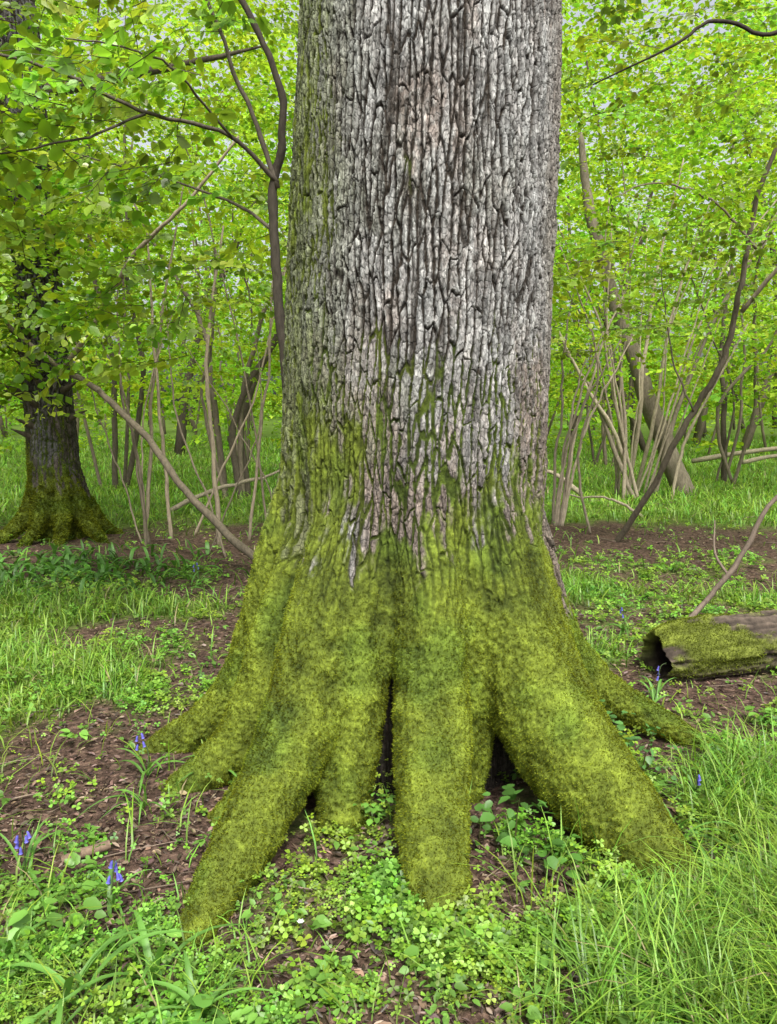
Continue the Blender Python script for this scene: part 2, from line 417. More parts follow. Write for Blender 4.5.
def foliage(kind,L,leaf,nn,centers,azim,scale,tint,seed,pitch=.25,nt=4,out=None):
    """many copies of a few leafy sprays -> one Geo; leaf colours come from tint"""
    out=out or Geo();N=len(centers);r=np.random.default_rng(seed)
    which=r.integers(0,nt,N)
    for k in range(nt):
        m=which==k
        if not m.any(): continue
        g,(V,F,C)=spray(kind,L,leaf,nn,seed*10+k,kind==1)
        n=m.sum();a=azim[m];pt=r.normal(-.05,pitch,n)
        d=np.column_stack([np.cos(a),np.sin(a),pt]);nr=np.array([0,0,1.])+r.normal(0,pitch,(n,3))
        R=frames(d,nr)
        o=inst(V,F,C,R,centers[m],scale[m],tint[m]);out.add(o[0],o[1],o[2])
        if kind==1:
            gv=np.concatenate(g.V);gf=[np.concatenate(x) for x in g.F.values()];gc=np.concatenate(g.C)
            o=inst(gv,gf,gc,R,centers[m],scale[m],np.ones((n,3)));out.add(o[0],o[1],o[2])
    return out
LG=np.array([.262,.425,.042])
def tints(n,r,b=1.0,spread=.3):
    v=b*(1-spread+2*spread*r.random(n));h=r.random(n)
    return LG*v[:,None]*np.column_stack([.70+.5*h,np.ones(n),.7+.9*r.random(n)])

# main oak crown
r=np.random.default_rng(5);le=np.array(limb_ends)
cen=np.repeat(le,3,0)+r.normal(0,.55,(len(le)*3,3))
foliage(0,.9,.11,6,cen,r.uniform(0,6.28,len(cen)),r.uniform(.8,1.3,len(cen)),tints(len(cen),r,.8),51).build('crown_leaves',M_far,oak1)

# ------------------------------------------------------------ left oak
AX2=(-3.62,8.75)
r2=[]
for i,(a,l) in enumerate([(-2.6,1.0),(-1.9,.85),(-1.2,.8),(-.5,1.05),(.4,.9),(1.3,.9),(2.4,.9)]):
    r2.append(root_pts(AX2,RR(math.cos(a),math.sin(a),[(.16,.75,.10),(.24,.45,.10),(.34,.25,.09),(.48*l,.12,.07),(.62*l,.03,.05),(.8*l,-.06,.03)]),.03))
oak2=oak('oak_tree',AX2,[(-.2,.26),(.3,.27),(.7,.27),(1.2,.262),(2,.25),(3.5,.235),(5.5,.21)],lambda z:-.03*z,r2,.03,1,.26,.05,.16,.014,.65,.9,50000,.022,300,.012,.5)
g=Geo();dk=(.085,.072,.05)
V,Q,Tt=tube([(-3.78,8.75,5.3),(-3.85,8.8,7),(-3.8,8.9,9),(-3.7,9,11)],[.205,.17,.11,.03],16,5);g.add(V,[Q,Tt],dk)
ends=[]
for i in range(9):
    a=i*2.3+.4;z0=4.6+i*.6;p0=np.array([-3.8,8.8,z0]);dd=np.array([math.cos(a),math.sin(a),.35]);L=2.6
    V,Q,Tt=tube([p0,p0+dd*L*.5,p0+dd*L],[.08,.05,.01],6,5,.02,i);g.add(V,[Q,Tt],dk);ends+= [p0+dd*L*k for k in (.5,.75,1)]
r=np.random.default_rng(8)
for i in range(34):
    a=r.uniform(-2.9,-.2);z0=r.uniform(.9,4.4);p0=np.array([AX2[0]+.25*math.cos(a)-.03*z0,AX2[1]+.25*math.sin(a),z0])
    dd=np.array([math.cos(a),math.sin(a),.4]);V,Q,Tt=tube([p0-dd*.05,p0+dd*.05,p0+dd*r.uniform(.08,.4)],[.05,.03,.006],6,3);g.add(V,[Q,Tt],dk)
    if z0>1.9: ends+=[p0+dd*.25,p0+dd*.6]
g.build('upper_trunk_and_limbs',M_stem,oak2,True)
ends=np.array(ends);cen=np.repeat(ends,6,0)+r.normal(0,.4,(len(ends)*6,3))
foliage(0,.7,.085,6,cen,r.uniform(0,6.28,len(cen)),r.uniform(.7,1.2,len(cen)),tints(len(cen),r,.85),52).build('crown_leaves',M_far,oak2)

# ------------------------------------------------------------ hazels
def stemset(name,stems,color,leaves=None,mat=None,wob=.006):
    par=empty(name);g=Geo()
    for i,(pts,rad) in enumerate(stems):
        c=np.array(color)*(.6+.8*((i*37)%10)/10)
        V,Q,Tt=tube(pts,rad,9,7,wob if i>0 or wob>.01 else .004,i);g.add(V,[Q,Tt],c)
    g.build('stems',M_stem,par,True)
    if leaves: leaves.build('leaves',mat or M_leaf,par)
    return par
r=np.random.default_rng(21)
st=[([(-.45,5.1,-.1),(-.55,5.05,.8),(-.63,5,1.66),(-.67,5,2.12),(-.68,5,2.70),(-.60,4.95,2.95),(-.60,4.9,3.25),(-.76,4.85,3.62),(-.98,4.8,4.0),(-1.2,4.8,4.6)],[.040,.036,.032,.030,.028,.024,.021,.018,.015,.008]),
    ([(-.66,5,2.75),(-.80,4.9,3.2),(-1.0,4.8,3.7),(-1.15,4.7,4.1)],[.018,.013,.010,.006]),
    ([(-.66,5,2.78),(-.89,4.8,2.98),(-1.29,4.5,3.0),(-1.7,4.3,3.12),(-2.1,4.2,3.2),(-2.6,4.1,3.35)],[.016,.012,.010,.008,.006,.004]),
    ([(-1.29,4.5,3.0),(-1.5,4.2,2.8),(-1.75,3.9,2.62),(-2.0,3.7,2.55)],[.008,.006,.004,.003]),
    ([(-.89,4.8,2.98),(-1.1,4.3,3.15),(-1.25,3.9,3.1),(-1.35,3.6,3.0)],[.008,.006,.004,.003]),
    ([(-.68,5,2.5),(-1.0,5.2,2.75),(-1.5,5.3,2.95),(-2.2,5.3,3.1)],[.012,.009,.006,.004])]
cen=[]
for a,b,n in [((-.9,4.7,3.3),(-2.5,4.0,3.4),32),((-1.3,4.4,2.95),(-2.1,3.7,2.6),28),((-.95,4.4,3.2),(-1.4,3.6,3.05),8),((-1,5.2,2.7),(-2.4,5.3,2.9),28),((-.8,4.8,3.6),(-1.6,4.5,4.3),10),((-2.0,4.4,2.4),(-3.2,4.4,2.5),24),((-1.1,5.3,2.3),(-2.6,5.6,2.2),28),((-1.2,5.6,1.95),(-2.8,5.8,1.9),14),((-2.2,5.4,2.6),(-3.3,6.4,4.2),60)]:
    t=r.random((n,1));cen.append(np.array(a)*(1-t)+np.array(b)*t+r.normal(0,.16 if n<50 else .3,(n,3)))
cen=np.vstack(cen);n=len(cen)
lv=foliage(1,.42,.070,5,cen,r.uniform(1.8,5.2,n),r.uniform(.7,1.15,n),tints(n,r,1.05,.45),61,.3)
stemset('hazel_tree',st,(.10,.085,.065),lv)
# hazel with the leaning pole on the left
st=[([(-1.02,6.8,.03),(-1.5,7.1,.40),(-2.1,7.5,.93),(-2.8,8.0,1.50),(-3.30,8.3,1.80)],[.036,.036,.034,.032,.028]),
    ([(-3.30,8.25,1.80),(-2.75,7.8,2.25),(-2.2,7.3,2.75),(-1.75,7.0,3.05),(-1.2,6.8,3.6)],[.030,.026,.020,.016,.01]),
    ([(-3.3,8.2,1.82),(-3.7,7.9,2.3),(-4.0,7.7,3.0)],[.024,.018,.010])]
for (x0,x1,y,z1,rd) in [(-2.5,-2.72,8.3,2.6,.020),(-2.35,-2.5,8.6,3.4,.022),(-1.75,-1.62,8.2,3.2,.028),(-1.55,-2.05,7.6,2.4,.012),(-2.2,-1.1,8.9,2.9,.015),(-1.5,-1.15,8.5,3.4,.018),(-1.35,-1.95,8.9,3.6,.014),(-2.45,-3.05,8.0,2.6,.014),(-2.9,-2.3,9.5,4.0,.024),(-1.2,-2.5,9.2,2.4,.010),(-1.8,-1.3,7.9,2.2,.009),(-2.55,-2.0,8.3,2.8,.011),(-2.6,-3.3,8.4,2.4,.010)]:
    c_=r.normal(0,.14)
    st.append(([(x0,y,-.05),(x0*.8+x1*.2+c_*.6,y,z1*.28),(x0*.5+x1*.5+c_,y,z1*.6),(x1,y,z1)],[rd,rd*.85,rd*.7,rd*.35]))
N_=270
cen=np.column_stack([r.uniform(-4.8,-.7,N_),r.uniform(6.3,9.8,N_),1.75+3.1*r.random(N_)])
lv=foliage(1,.45,.066,5,cen,r.uniform(0,6.28,N_),r.uniform(.7,1.1,N_),tints(N_,r,1.05,.45),62,.3)
stemset('hazel_tree',st,(.24,.20,.14),lv,None,.012)
# right: arching stem
st=[([(2.42,8.5,-.05),(2.66,8.1,.60),(2.83,7.8,1.2),(3.05,7.5,1.75),(3.13,7.3,2.32),(3.2,7.2,3.02),(3.33,7,3.76),(3.5,7,4.5)],[.034,.032,.030,.028,.025,.021,.017,.01]),
    ([(3.13,7.3,2.28),(3.39,7.0,2.68),(3.8,6.9,3.0),(4.2,6.8,3.2)],[.022,.017,.012,.007]),
    ([(3.18,7.2,2.8),(2.8,7.0,3.1),(2.3,6.8,3.2),(1.8,6.7,3.1)],[.013,.010,.008,.004]),
    ([(2.9,7.7,1.4),(2.6,7.7,2.0),(2.5,7.6,2.7)],[.010,.008,.004]),
    ([(2.3,9.0,-.05),(2.1,9,.9),(2.25,8.9,1.9),(1.9,8.8,2.9)],[.016,.014,.011,.005])]
N_=320
cen=np.column_stack([r.uniform(.9,5.0,N_),r.uniform(6.0,8.6,N_),1.95+3.0*r.random(N_)])
lv=foliage(1,.45,.056,6,cen,r.uniform(0,6.28,N_),r.uniform(.7,1.1,N_),tints(N_,r,1.0,.45),63,.25)
stemset('hazel_tree',st,(.19,.16,.115),lv,None,.011)
# right: coppice stool with thick leaning stem
st=[([(4.85,13,-.1),(4.5,13,.75),(3.95,12.9,1.95),(3.55,12.9,2.9),(3.1,12.8,4.3),(2.9,12.8,5.5)],[.19,.15,.13,.11,.08,.04])]
for i in range(18):
    o_=r.uniform(-1,1);bx=3.9+.45*o_+r.normal(0,.1);l=r.uniform(2.4,5.2);ln_=o_*1.8+r.normal(0,.5)
    q_=r.uniform(.014,.040)
    st.append(([(bx,12.6+r.normal(0,.3),-.1),(bx+ln_*.22+r.normal(0,.08),12.5,l*.3),(bx+ln_*.6+r.normal(0,.12),12.3,l*.65),(bx+ln_*1.2,12.1,l)],[q_,q_*.85,q_*.6,.01]))
for i in range(7):
    o_=r.uniform(-1,1);bx=1.95+.15*o_;l=r.uniform(1.8,3.2)
    st.append(([(bx,9.6,-.05),(bx+o_*.15,9.6,l*.35),(bx+o_*.4,9.5,l*.7),(bx+o_*.8,9.4,l)],[.020,.016,.012,.006]))
N_=500
cen=np.column_stack([r.uniform(1.0,8.5,N_),r.uniform(9.5,14,N_),1.75+5.3*r.random(N_)**1.1])
lv=foliage(0,.6,.070,7,cen,r.uniform(0,6.28,N_),r.uniform(.8,1.3,N_),tints(N_,r,1.0,.45),64,.25)
stemset('hazel_tree',st,(.30,.255,.185),lv,M_far,.014)
# bough entering at top right
st=[([(3.2,4.6,4.3),(2.5,4.2,3.6),(2.05,4,3.30),(1.75,3.95,3.14),(1.5,3.95,3.19),(1.3,3.95,3.08),(.98,4.1,3.0)],[.022,.016,.012,.010,.009,.006,.003]),
    ([(2.08,4,3.30),(1.8,4,3.34),(1.55,4,3.5),(1.4,4.1,3.7)],[.010,.009,.007,.005]),
    ([(3.2,4.6,4.3),(3.35,4.8,3.0),(3.4,5,1.2),(3.4,5.1,-.1)],[.03,.04,.045,.05])]
cen=np.column_stack([r.uniform(1.1,3.3,34),r.uniform(4.4,6.2,34),r.uniform(2.9,4.3,34)])
lv=foliage(1,.42,.05,5,cen,r.uniform(0,6.28,34),r.uniform(.7,1.1,34),tints(34,r,1.0,.35),65,.25)
stemset('hazel_tree',st,(.06,.05,.04),lv)

# understory trees further back, each its own tree
r=np.random.default_rng(33)
spots=[(-6.5,11),(-9,14),(-4.8,14),(-2.4,12.5),(-1.2,16),(-7,18),(-3.5,20),(-11,19),(1.2,17),(2.4,20),(6.3,15),(9.5,17),(5.2,19.5),(8,11),(12,20),(.2,13.5)]
for i,(x,y) in enumerate(spots):
    st=[];k=r.integers(2,6);cs=[]
    H=r.uniform(5.0,8)
    for j in range(k):
        a=r.uniform(0,6.28);sp=r.uniform(.6,2.8);rd=r.uniform(.015,.06)
        p=[np.array([x+.2*math.cos(a),y+.2*math.sin(a),-.2+float(gh(x,y))])]
        for t in (.25,.5,.75,1): p.append(np.array([x+sp*t**1.4*math.cos(a)+r.normal(0,.2),y+sp*t**1.4*math.sin(a),H*t]))
        st.append((p,[rd,rd*.9,rd*.7,rd*.5,rd*.15]))
    n=200
    cen=np.column_stack([x+r.normal(0,1.7,n),y+r.normal(0,1.3,n),1.5+(H+.5)*r.random(n)**1.1])
    dark=r.uniform(.70,1.25)
    lv=foliage(0,.7,.080,8,cen,r.uniform(0,6.28,n),r.uniform(.8,1.4,n),tints(n,r,dark,.4),70+i,.25)
    stemset('hazel_tree',st,(.15,.125,.09),lv,M_far,.02)
# distant mass
g=Geo()
for i in range(120):
    y=r.uniform(22,60);x=r.uniform(-.65,.65)*y*1.2;rd=r.choice([.04,.06,.10,.16]);H=r.uniform(8,15);l=r.normal(0,2.2)
    z0=float(gh(x,y))-.3
    V,Q,Tt=tube([(x,y,z0),(x+l*.2+r.normal(0,.3),y,z0+H*.3),(x+l*.5+r.normal(0,.3),y,z0+H*.6),(x+l,y,z0+H)],[rd,rd*.8,rd*.6,rd*.3],7,3,.05,i);g.add(V,[Q,Tt],np.array([.13,.105,.078])*r.uniform(.4,1.4))
g.build('background_tree_trunks',M_stem,None,True)
n=5600
yy=21+38*r.random(n)**1.1;xx=r.uniform(-.75,.75,n)*yy
hr=r.random(n)**1.15;zz=1.3+(yy*.64+1)*hr
cl=vn3(xx/2.5,yy/4,zz/1.8,77);k=cl>(.28+.14*hr);xx,yy,zz,cl=xx[k],yy[k],zz[k],cl[k];n=len(xx)
ft=foliage(0,1.5,.18,8,np.column_stack([xx,yy,zz]),r.uniform(0,6.28,n),r.uniform(.8,1.5,n),tints(n,r,1.12,.3)*(.45+1.0*cl)[:,None]*np.array([1.0,1.02,1.1]),95,.3)  # last multiplier puts a trace of distance haze into the leaf colour
n=500;yy=r.uniform(22,60,n);xx=r.uniform(-.7,.7,n)*yy;zz=gh(xx,yy)+r.uniform(.05,.9,n)*(yy/40)
foliage(0,1.2,.16,7,np.column_stack([xx,yy,zz]),r.uniform(0,6.28,n),r.uniform(.7,1.3,n),tints(n,r,.85,.4),97,.3,out=ft)
n=1700;yy=r.uniform(60,75,n);xx=r.uniform(-60,60,n);zz=.5+31*r.random(n)**1.3
foliage(0,3.2,.45,8,np.column_stack([xx,yy,zz]),r.uniform(0,6.28,n),r.uniform(.8,1.5,n),tints(n,r,1.05,.3)*np.array([1.05,1.02,1.4]),98,.5,out=ft)  # extra blue pales the farthest leaves: distance haze painted into their colour
ft.build('background_foliage',M_far)
print('foliage',time.time()-T0)

# ------------------------------------------------------------ ground
def blobs(x,y,B):
    s=np.zeros(len(x))
    for bx,by,rx,ry,w in B: s=np.maximum(s,w*np.exp(-(((x-bx)/rx)**2+((y-by)/ry)**2)))
    return s
GB=[(-2.05,4.1,.55,.75,1.1),(-1.5,5.7,.6,.35,.9),(-2.9,5.2,.9,1.2,.9),(-1.35,3.9,.15,.3,.4),(-1.05,1.8,.35,.35,.5),(-2.0,2.8,.45,.8,.8),
    (1.1,1.95,.5,.42,1.1),(1.45,2.7,.4,.6,1.0),(.55,1.75,.25,.12,.6),(1.35,6.3,.38,.55,1.1),(2.3,6.0,.8,.3,.6),(2.7,3.7,.5,.6,.5),(1.7,11,.6,.8,1),(4.4,11.2,1.6,.9,1),(1.25,4.7,.2,.3,.5),(-1.1,7.6,.5,.3,.7)]
SB=[(-1.12,3.15,.34,.42,1.3),(-1.0,2.55,.2,.2,.8),(1.8,8.6,2.2,.7,.8),(-2,7.6,1.6,.35,.7),(1.6,4.2,.35,.2,.6),(1.1,3.75,.25,.2,.6),(-3.6,8.2,1,.5,.5)]
def grass_d(x,y):
    n=fbm2(x/.45+20,y/.45,5,3)
    far=sst(8.5,11,y)*.9
    s=np.maximum(blobs(x,y,GB),far)-blobs(x,y,SB)*.55
    return np.clip(sst(.2,.8,s+(n-.5)*1.0),0,1)
CB=[(-.1,2.25,.45,.35,1.15),(-.10,2.72,.18,.22,1.8),(.3,1.95,.6,.3,1.0),(-.35,1.85,.4,.25,.85),(.9,2.2,.35,.3,1.0),(-.45,2.95,.2,.2,1.3),(.42,2.5,.2,.2,1.2),(.95,3.1,.3,.3,1.1),(1.2,2.6,.4,.4,.8),(-.95,2.1,.4,.3,1.0),(-1.4,4.2,.5,.6,.8),(2,5.6,1.2,.7,.9),(-2.5,6.3,1.5,.6,.9),(1.7,4.7,.9,.6,.7),(1.8,3.4,.6,.4,.9),(2.6,7,1.5,.6,.7),(-.6,4.4,.4,.4,.8),(-1.1,4.9,.6,.4,.8),(-.8,2.75,.2,.2,.7)]
def clover_d(x,y):
    n=fbm2(x/.16+40,y/.16,6,3)
    s=blobs(x,y,CB)-blobs(x,y,SB)*.6+.28
    return np.clip(sst(.40,.85,s*.68+(n-.5)*2.1),0,1)
def axis_coords(c,n,ext):
    t=np.linspace(-1,1,n);k=7.0
    return c+ext*np.sinh(k*t)/math.sinh(k)
NG=420
xs=axis_coords(0,NG,150);ys=axis_coords(3,NG,150)
X,Y=np.meshgrid(xs,ys);xf=X.ravel();yf=Y.ravel()
soilb=fbm2(xf/.05,yf/.05,71,3)
zf=gh(xf,yf)+(soilb-.5)*.016*sst(14,6,np.hypot(xf,yf))
i=np.arange(NG-1)[:,None]*NG;j=np.arange(NG-1)[None,:]
Fq=np.stack([i+j,i+j+1,i+NG+1+j,i+NG+j],-1).reshape(-1,4)
gd=grass_d(xf,yf);cd=clover_d(xf,yf)
C=np.zeros((len(xf),3));C[:,0]=np.clip(gd*.8+cd*.3,0,1);C[:,1]=sst(9,14,np.hypot(xf,yf));C[:,2]=fbm2(xf/.5,yf/.5,72,3)
m,nt,N,L=mat_new('forest_floor')
o=N.new('ShaderNodeOutputMaterial');p=N.new('ShaderNodeBsdfPrincipled');p.inputs['Roughness'].default_value=.95;p.inputs['Specular IOR Level'].default_value=.15
at=N.new('ShaderNodeAttribute');at.attribute_name='Col';sp=N.new('ShaderNodeSeparateColor');L.new(at.outputs['Color'],sp.inputs[0])
tc=N.new('ShaderNodeTexCoord')
vo=N.new('ShaderNodeTexVoronoi');vo.inputs['Scale'].default_value=55;L.new(tc.outputs['Object'],vo.inputs['Vector'])
n1=N.new('ShaderNodeTexNoise');n1.inputs['Scale'].default_value=22;n1.inputs['Detail'].default_value=8;n1.inputs['Roughness'].default_value=.7;L.new(tc.outputs['Object'],n1.inputs['Vector'])
n2=N.new('ShaderNodeTexNoise');n2.inputs['Scale'].default_value=5;n2.inputs['Detail'].default_value=8;n2.inputs['Roughness'].default_value=.75;L.new(tc.outputs['Object'],n2.inputs['Vector'])
cr=N.new('ShaderNodeValToRGB');e=cr.color_ramp.elements;e[0].position=.3;e[0].color=(.020,.014,.010,1);e[1].position=.72;e[1].color=(.15,.10,.075,1)
x=cr.color_ramp.elements.new(.5);x.color=(.066,.041,.030,1)
L.new(n1.outputs[0],cr.inputs[0])
s2=N.new('ShaderNodeSeparateColor');L.new(vo.outputs['Color'],s2.inputs[0])
chip=N.new('ShaderNodeMapRange');chip.inputs[1].default_value=.0;chip.inputs[2].default_value=1;chip.inputs[3].default_value=.5;chip.inputs[4].default_value=1.6;L.new(s2.outputs[0],chip.inputs[0])
vs=N.new('ShaderNodeVectorMath');vs.operation='SCALE';L.new(cr.outputs[0],vs.inputs[0]);L.new(chip.outputs[0],vs.inputs['Scale'])
gr=N.new('ShaderNodeValToRGB');e=gr.color_ramp.elements;e[0].position=.3;e[0].color=(.05,.08,.014,1);e[1].position=.7;e[1].color=(.19,.35,.038,1)
L.new(n2.outputs[0],gr.inputs[0])
mg=N.new('ShaderNodeMath');mg.operation='MULTIPLY';mg.inputs[1].default_value=.9;L.new(sp.outputs[0],mg.inputs[0])
mx=N.new('ShaderNodeMix');mx.data_type='RGBA';L.new(mg.outputs[0],mx.inputs[0]);L.new(vs.outputs[0],mx.inputs[6]);L.new(gr.outputs[0],mx.inputs[7])
L.new(mx.outputs[2],p.inputs['Base Color'])
b=N.new('ShaderNodeBump');b.inputs['Strength'].default_value=.8;b.inputs['Distance'].default_value=.02;L.new(n1.outputs[0],b.inputs['Height']);L.new(b.outputs[0],p.inputs['Normal'])
L.new(p.outputs[0],o.inputs[0])
build('ground',np.column_stack([xf,yf,zf]),[Fq],C,m,None,True)

# ------------------------------------------------------------ scatter
def cand(n,y0,y1,r,half=.62,pad=.6):
    y=np.exp(r.uniform(math.log(y0),math.log(y1),n));x=r.uniform(-1,1,n)*(half*y+pad);return x,y
def blades(x,y,ln,wd,lean,r,colf,droop=1.0):
    n=len(x);az=r.uniform(0,6.28,n);z=gh(x,y)-.01
    t=np.array([0,.35,.7,1.0]);w=np.array([.8,1,.7,0])
    d=np.column_stack([np.cos(az),np.sin(az)]);sd=np.column_stack([-d[:,1],d[:,0]])
    V=np.zeros((n,7,3));
    for k in range(4):
        out=lean*(t[k]**1.8)*ln;up=ln*(t[k]-.42*droop*lean*t[k]**2.4)
        c=np.column_stack([x+d[:,0]*out,y+d[:,1]*out,z+np.maximum(up,0.0)])
        if k<3:
            o2=sd*(wd*w[k]*.5)[:,None]
            V[:,2*k,:2]=c[:,:2]+o2;V[:,2*k,2]=c[:,2];V[:,2*k+1,:2]=c[:,:2]-o2;V[:,2*k+1,2]=c[:,2]
        else: V[:,6]=c
    b=(np.arange(n)*7)[:,None,None]
    Q=(np.array([[0,1,3,2],[2,3,5,4]])[None]+b).reshape(-1,4);Tt=(np.array([[4,5,6]])[None]+b).reshape(-1,3)
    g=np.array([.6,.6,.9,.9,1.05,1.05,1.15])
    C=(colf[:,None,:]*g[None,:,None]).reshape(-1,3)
    return V.reshape(-1,3),[Q,Tt],C
r=np.random.default_rng(44)
g=Geo()
x,y=cand(300000,1.1,32,r)
k=(r.random(len(x))<grass_d(x,y)*np.where(y<9,.8,.5)+.02*(y<9));x,y=x[k],y[k]
k=root_dist(x,y)>.01;x,y=x[k],y[k];n=len(x)
ln=(.05+.15*r.random(n)**1.3)*(.55+.9*vn2(x/.3,y/.3,9))*np.where((x>.3)&(y<3.2),1.55,1.0)*np.where(y>9,1.2,1)
wd=.0028+.0010*y*(.6+.8*r.random(n))
hv=vn2(x/.35+7,y/.35,19)
col=np.array([.205,.37,.045])*(.40+.85*r.random(n))[:,None]*np.column_stack([.65+.35*hv+.4*r.random(n),np.ones(n),.7+.8*r.random(n)])
col*=(1+.25*sst(8,12,y))[:,None]
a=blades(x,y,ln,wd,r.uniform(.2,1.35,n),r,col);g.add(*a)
m2=r.random(n)<.03
a=blades(x[m2],y[m2],ln[m2]*.9,wd[m2],r.uniform(.6,1.3,m2.sum()),r,np.tile([.34,.28,.15],(m2.sum(),1)));g.add(*a)
g.build('grass',M_grass)

# low lobed-leaf ground plants
lt=np.array([[0,0,0],[.35,.30,.05],[.8,.42,.06],[1.0,.22,.0],[.9,0,-.01],[1.0,-.22,.0],[.8,-.42,.06],[.35,-.30,.05]],f32)
ltF=[np.array([[0,4,3,2],[0,6,5,4]]),np.array([[0,2,1],[0,7,6]])]
tv=[];tq=[];tt=[];o_=0
for a in (0,2.1,-2.1):
    c,s=math.cos(a),math.sin(a);R_=np.array([[c,-s,0],[s,c,0],[0,0,1]])
    tv.append((lt*[1,.95,1])@R_.T);tq.append(ltF[0]+o_);tt.append(ltF[1]+o_);o_+=8
tv=np.vstack(tv).astype(f32);nv=len(tv)
tv=np.vstack([tv,[[.02,0,0],[-.02,0,0],[0,0,-2.2]]]).astype(f32)
tq=np.vstack(tq);tt=np.vstack(tt+[np.array([[nv,nv+1,nv+2]])])
tcc=np.ones((len(tv),3));tcc[[0,8,16]]=.75;tcc[nv:]=.6
x,y=cand(100000,1.1,14,r)
k=(r.random(len(x))<clover_d(x,y)*.5+.02);x,y=x[k],y[k]
k=root_dist(x,y)>-.005;x,y=x[k],y[k]
K=3;x=np.repeat(x,K)+r.normal(0,.018,len(x)*K);y=np.repeat(y,K)+r.normal(0,.018,len(y)*K);n=len(x)
sz=(.0055+.0085*r.random(n))*(1+.10*y)*(.6+1.0*vn2(x/.2,y/.2,14));h=(.008+.055*r.random(n))*(.4+1.4*vn2(x/.16,y/.16,12))*(1+1.2*np.exp(-((x+.08)/.14)**2-((y-2.75)/.15)**2))
nr=np.column_stack([r.normal(0,.38,n),r.normal(-.1,.38,n),np.ones(n)]);az=r.uniform(0,6.28,n)
d=np.column_stack([np.cos(az),np.sin(az),np.zeros(n)]);R=frames(np.cross(np.cross(nr,d),nr),nr)
v=.35+.95*r.random(n);hv=vn2(x/.25+3,y/.25,15)
col=np.array([.22,.41,.045])*v[:,None]*np.column_stack([.55+.6*hv+.3*r.random(n),np.ones(n),.6+.9*r.random(n)])
V,F,C=inst(tv,[tq,tt],tcc,R,np.column_stack([x,y,gh(x,y)+h]),sz,col)
build('clover_plants',V,F,C,M_grass)
# broad-leaved herbs, small rosettes of simple leaves
x,y=cand(9000,1.2,13,r)
k=(r.random(len(x))<np.clip(.6*clover_d(x,y)+.35*grass_d(x,y)+.08,0,1)*.5);x,y=x[k],y[k];k=root_dist(x,y)>.01;x,y=x[k],y[k]
K=7;bx,by=x,y
sp_=np.repeat(.012+.026*r.random(len(x)),K)*(1+.05*np.repeat(y,K));az=r.uniform(0,6.28,len(x)*K)
x=np.repeat(x,K)+sp_*np.cos(az);y=np.repeat(y,K)+sp_*np.sin(az);n=len(x)
d=np.column_stack([np.cos(az),np.sin(az),r.normal(.1,.35,n)]);R=frames(d,np.array([0,0,1.])+r.normal(0,.3,(n,3)))
pv=np.repeat(.6+.8*r.random(len(bx)),K)*(.8+.4*r.random(n));ps=np.repeat(.014+.022*r.random(len(bx))**1.8,K)*(1+.06*y)*r.uniform(.7,1.2,n)
V,F,C=inst(leafD[0],leafD[1],np.ones((9,3)),R,np.column_stack([x,y,gh(x,y)+.01+np.repeat(.05*r.random(len(bx)),K)+.02*r.random(n)]),np.column_stack([ps,ps*.8,ps]),np.array([.15,.31,.05])*pv[:,None])
build('woodland_herbs',V,F,C,M_grass)

# leaf litter
x,y=cand(110000,1.1,12,r)
k=r.random(len(x))<(1-.75*grass_d(x,y))*.8;x,y=x[k],y[k];k=root_dist(x,y)>-.01;x,y=x[k],y[k];n=len(x)
lV=np.array([[0,0,0],[.3,.22,.06],[.75,.16,.10],[1,0,.0],[.7,-.2,.08],[.3,-.18,.12]],f32);lF=[np.array([[0,3,2,1],[0,5,4,3]])]
nr=np.column_stack([r.normal(0,.5,n),r.normal(0,.5,n),np.ones(n)]);az=r.uniform(0,6.28,n)
d=np.column_stack([np.cos(az),np.sin(az),r.normal(0,.25,n)]);R=frames(d,nr)
sz=.008+.036*r.random(n)**2.6
v=.25+1.6*r.random(n)**2.2;col=np.array([.17,.118,.085])*v[:,None]*np.column_stack([np.ones(n),.85+.3*r.random(n),.8+.4*r.random(n)])
S=np.column_stack([sz,sz*r.uniform(.35,1.2,n),sz])
V,F,C=inst(lV,lF,np.ones((6,3)),R,np.column_stack([x,y,gh(x,y)+.004+.008*r.random(n)]),S,col)
build('leaf_litter',V,F,C,M_litter)
g=Geo()
x,y=cand(560,1.3,12,r)
for i in range(len(x)):
    if root_dist(x[i:i+1],y[i:i+1])[0]<.02: continue
    a=r.uniform(0,3.14);l=r.uniform(.05,.25)*(1+.08*y[i]);rr=r.uniform(.001,.0035)*(1+.1*y[i])
    P=[]
    for t in (-.5,-.1,.3,.5):
        px=x[i]+l*t*math.cos(a)+r.normal(0,.01);py=y[i]+l*t*math.sin(a)+r.normal(0,.01);P.append((px,py,float(gh(px,py))+.012+rr))
    V,Q,Tt=tube(P,[rr,rr,rr*.8,rr*.4],5,2);g.add(V,[Q,Tt],np.array([.13,.10,.075])*r.uniform(.5,1.6))
g.build('fallen_twigs',M_stem)

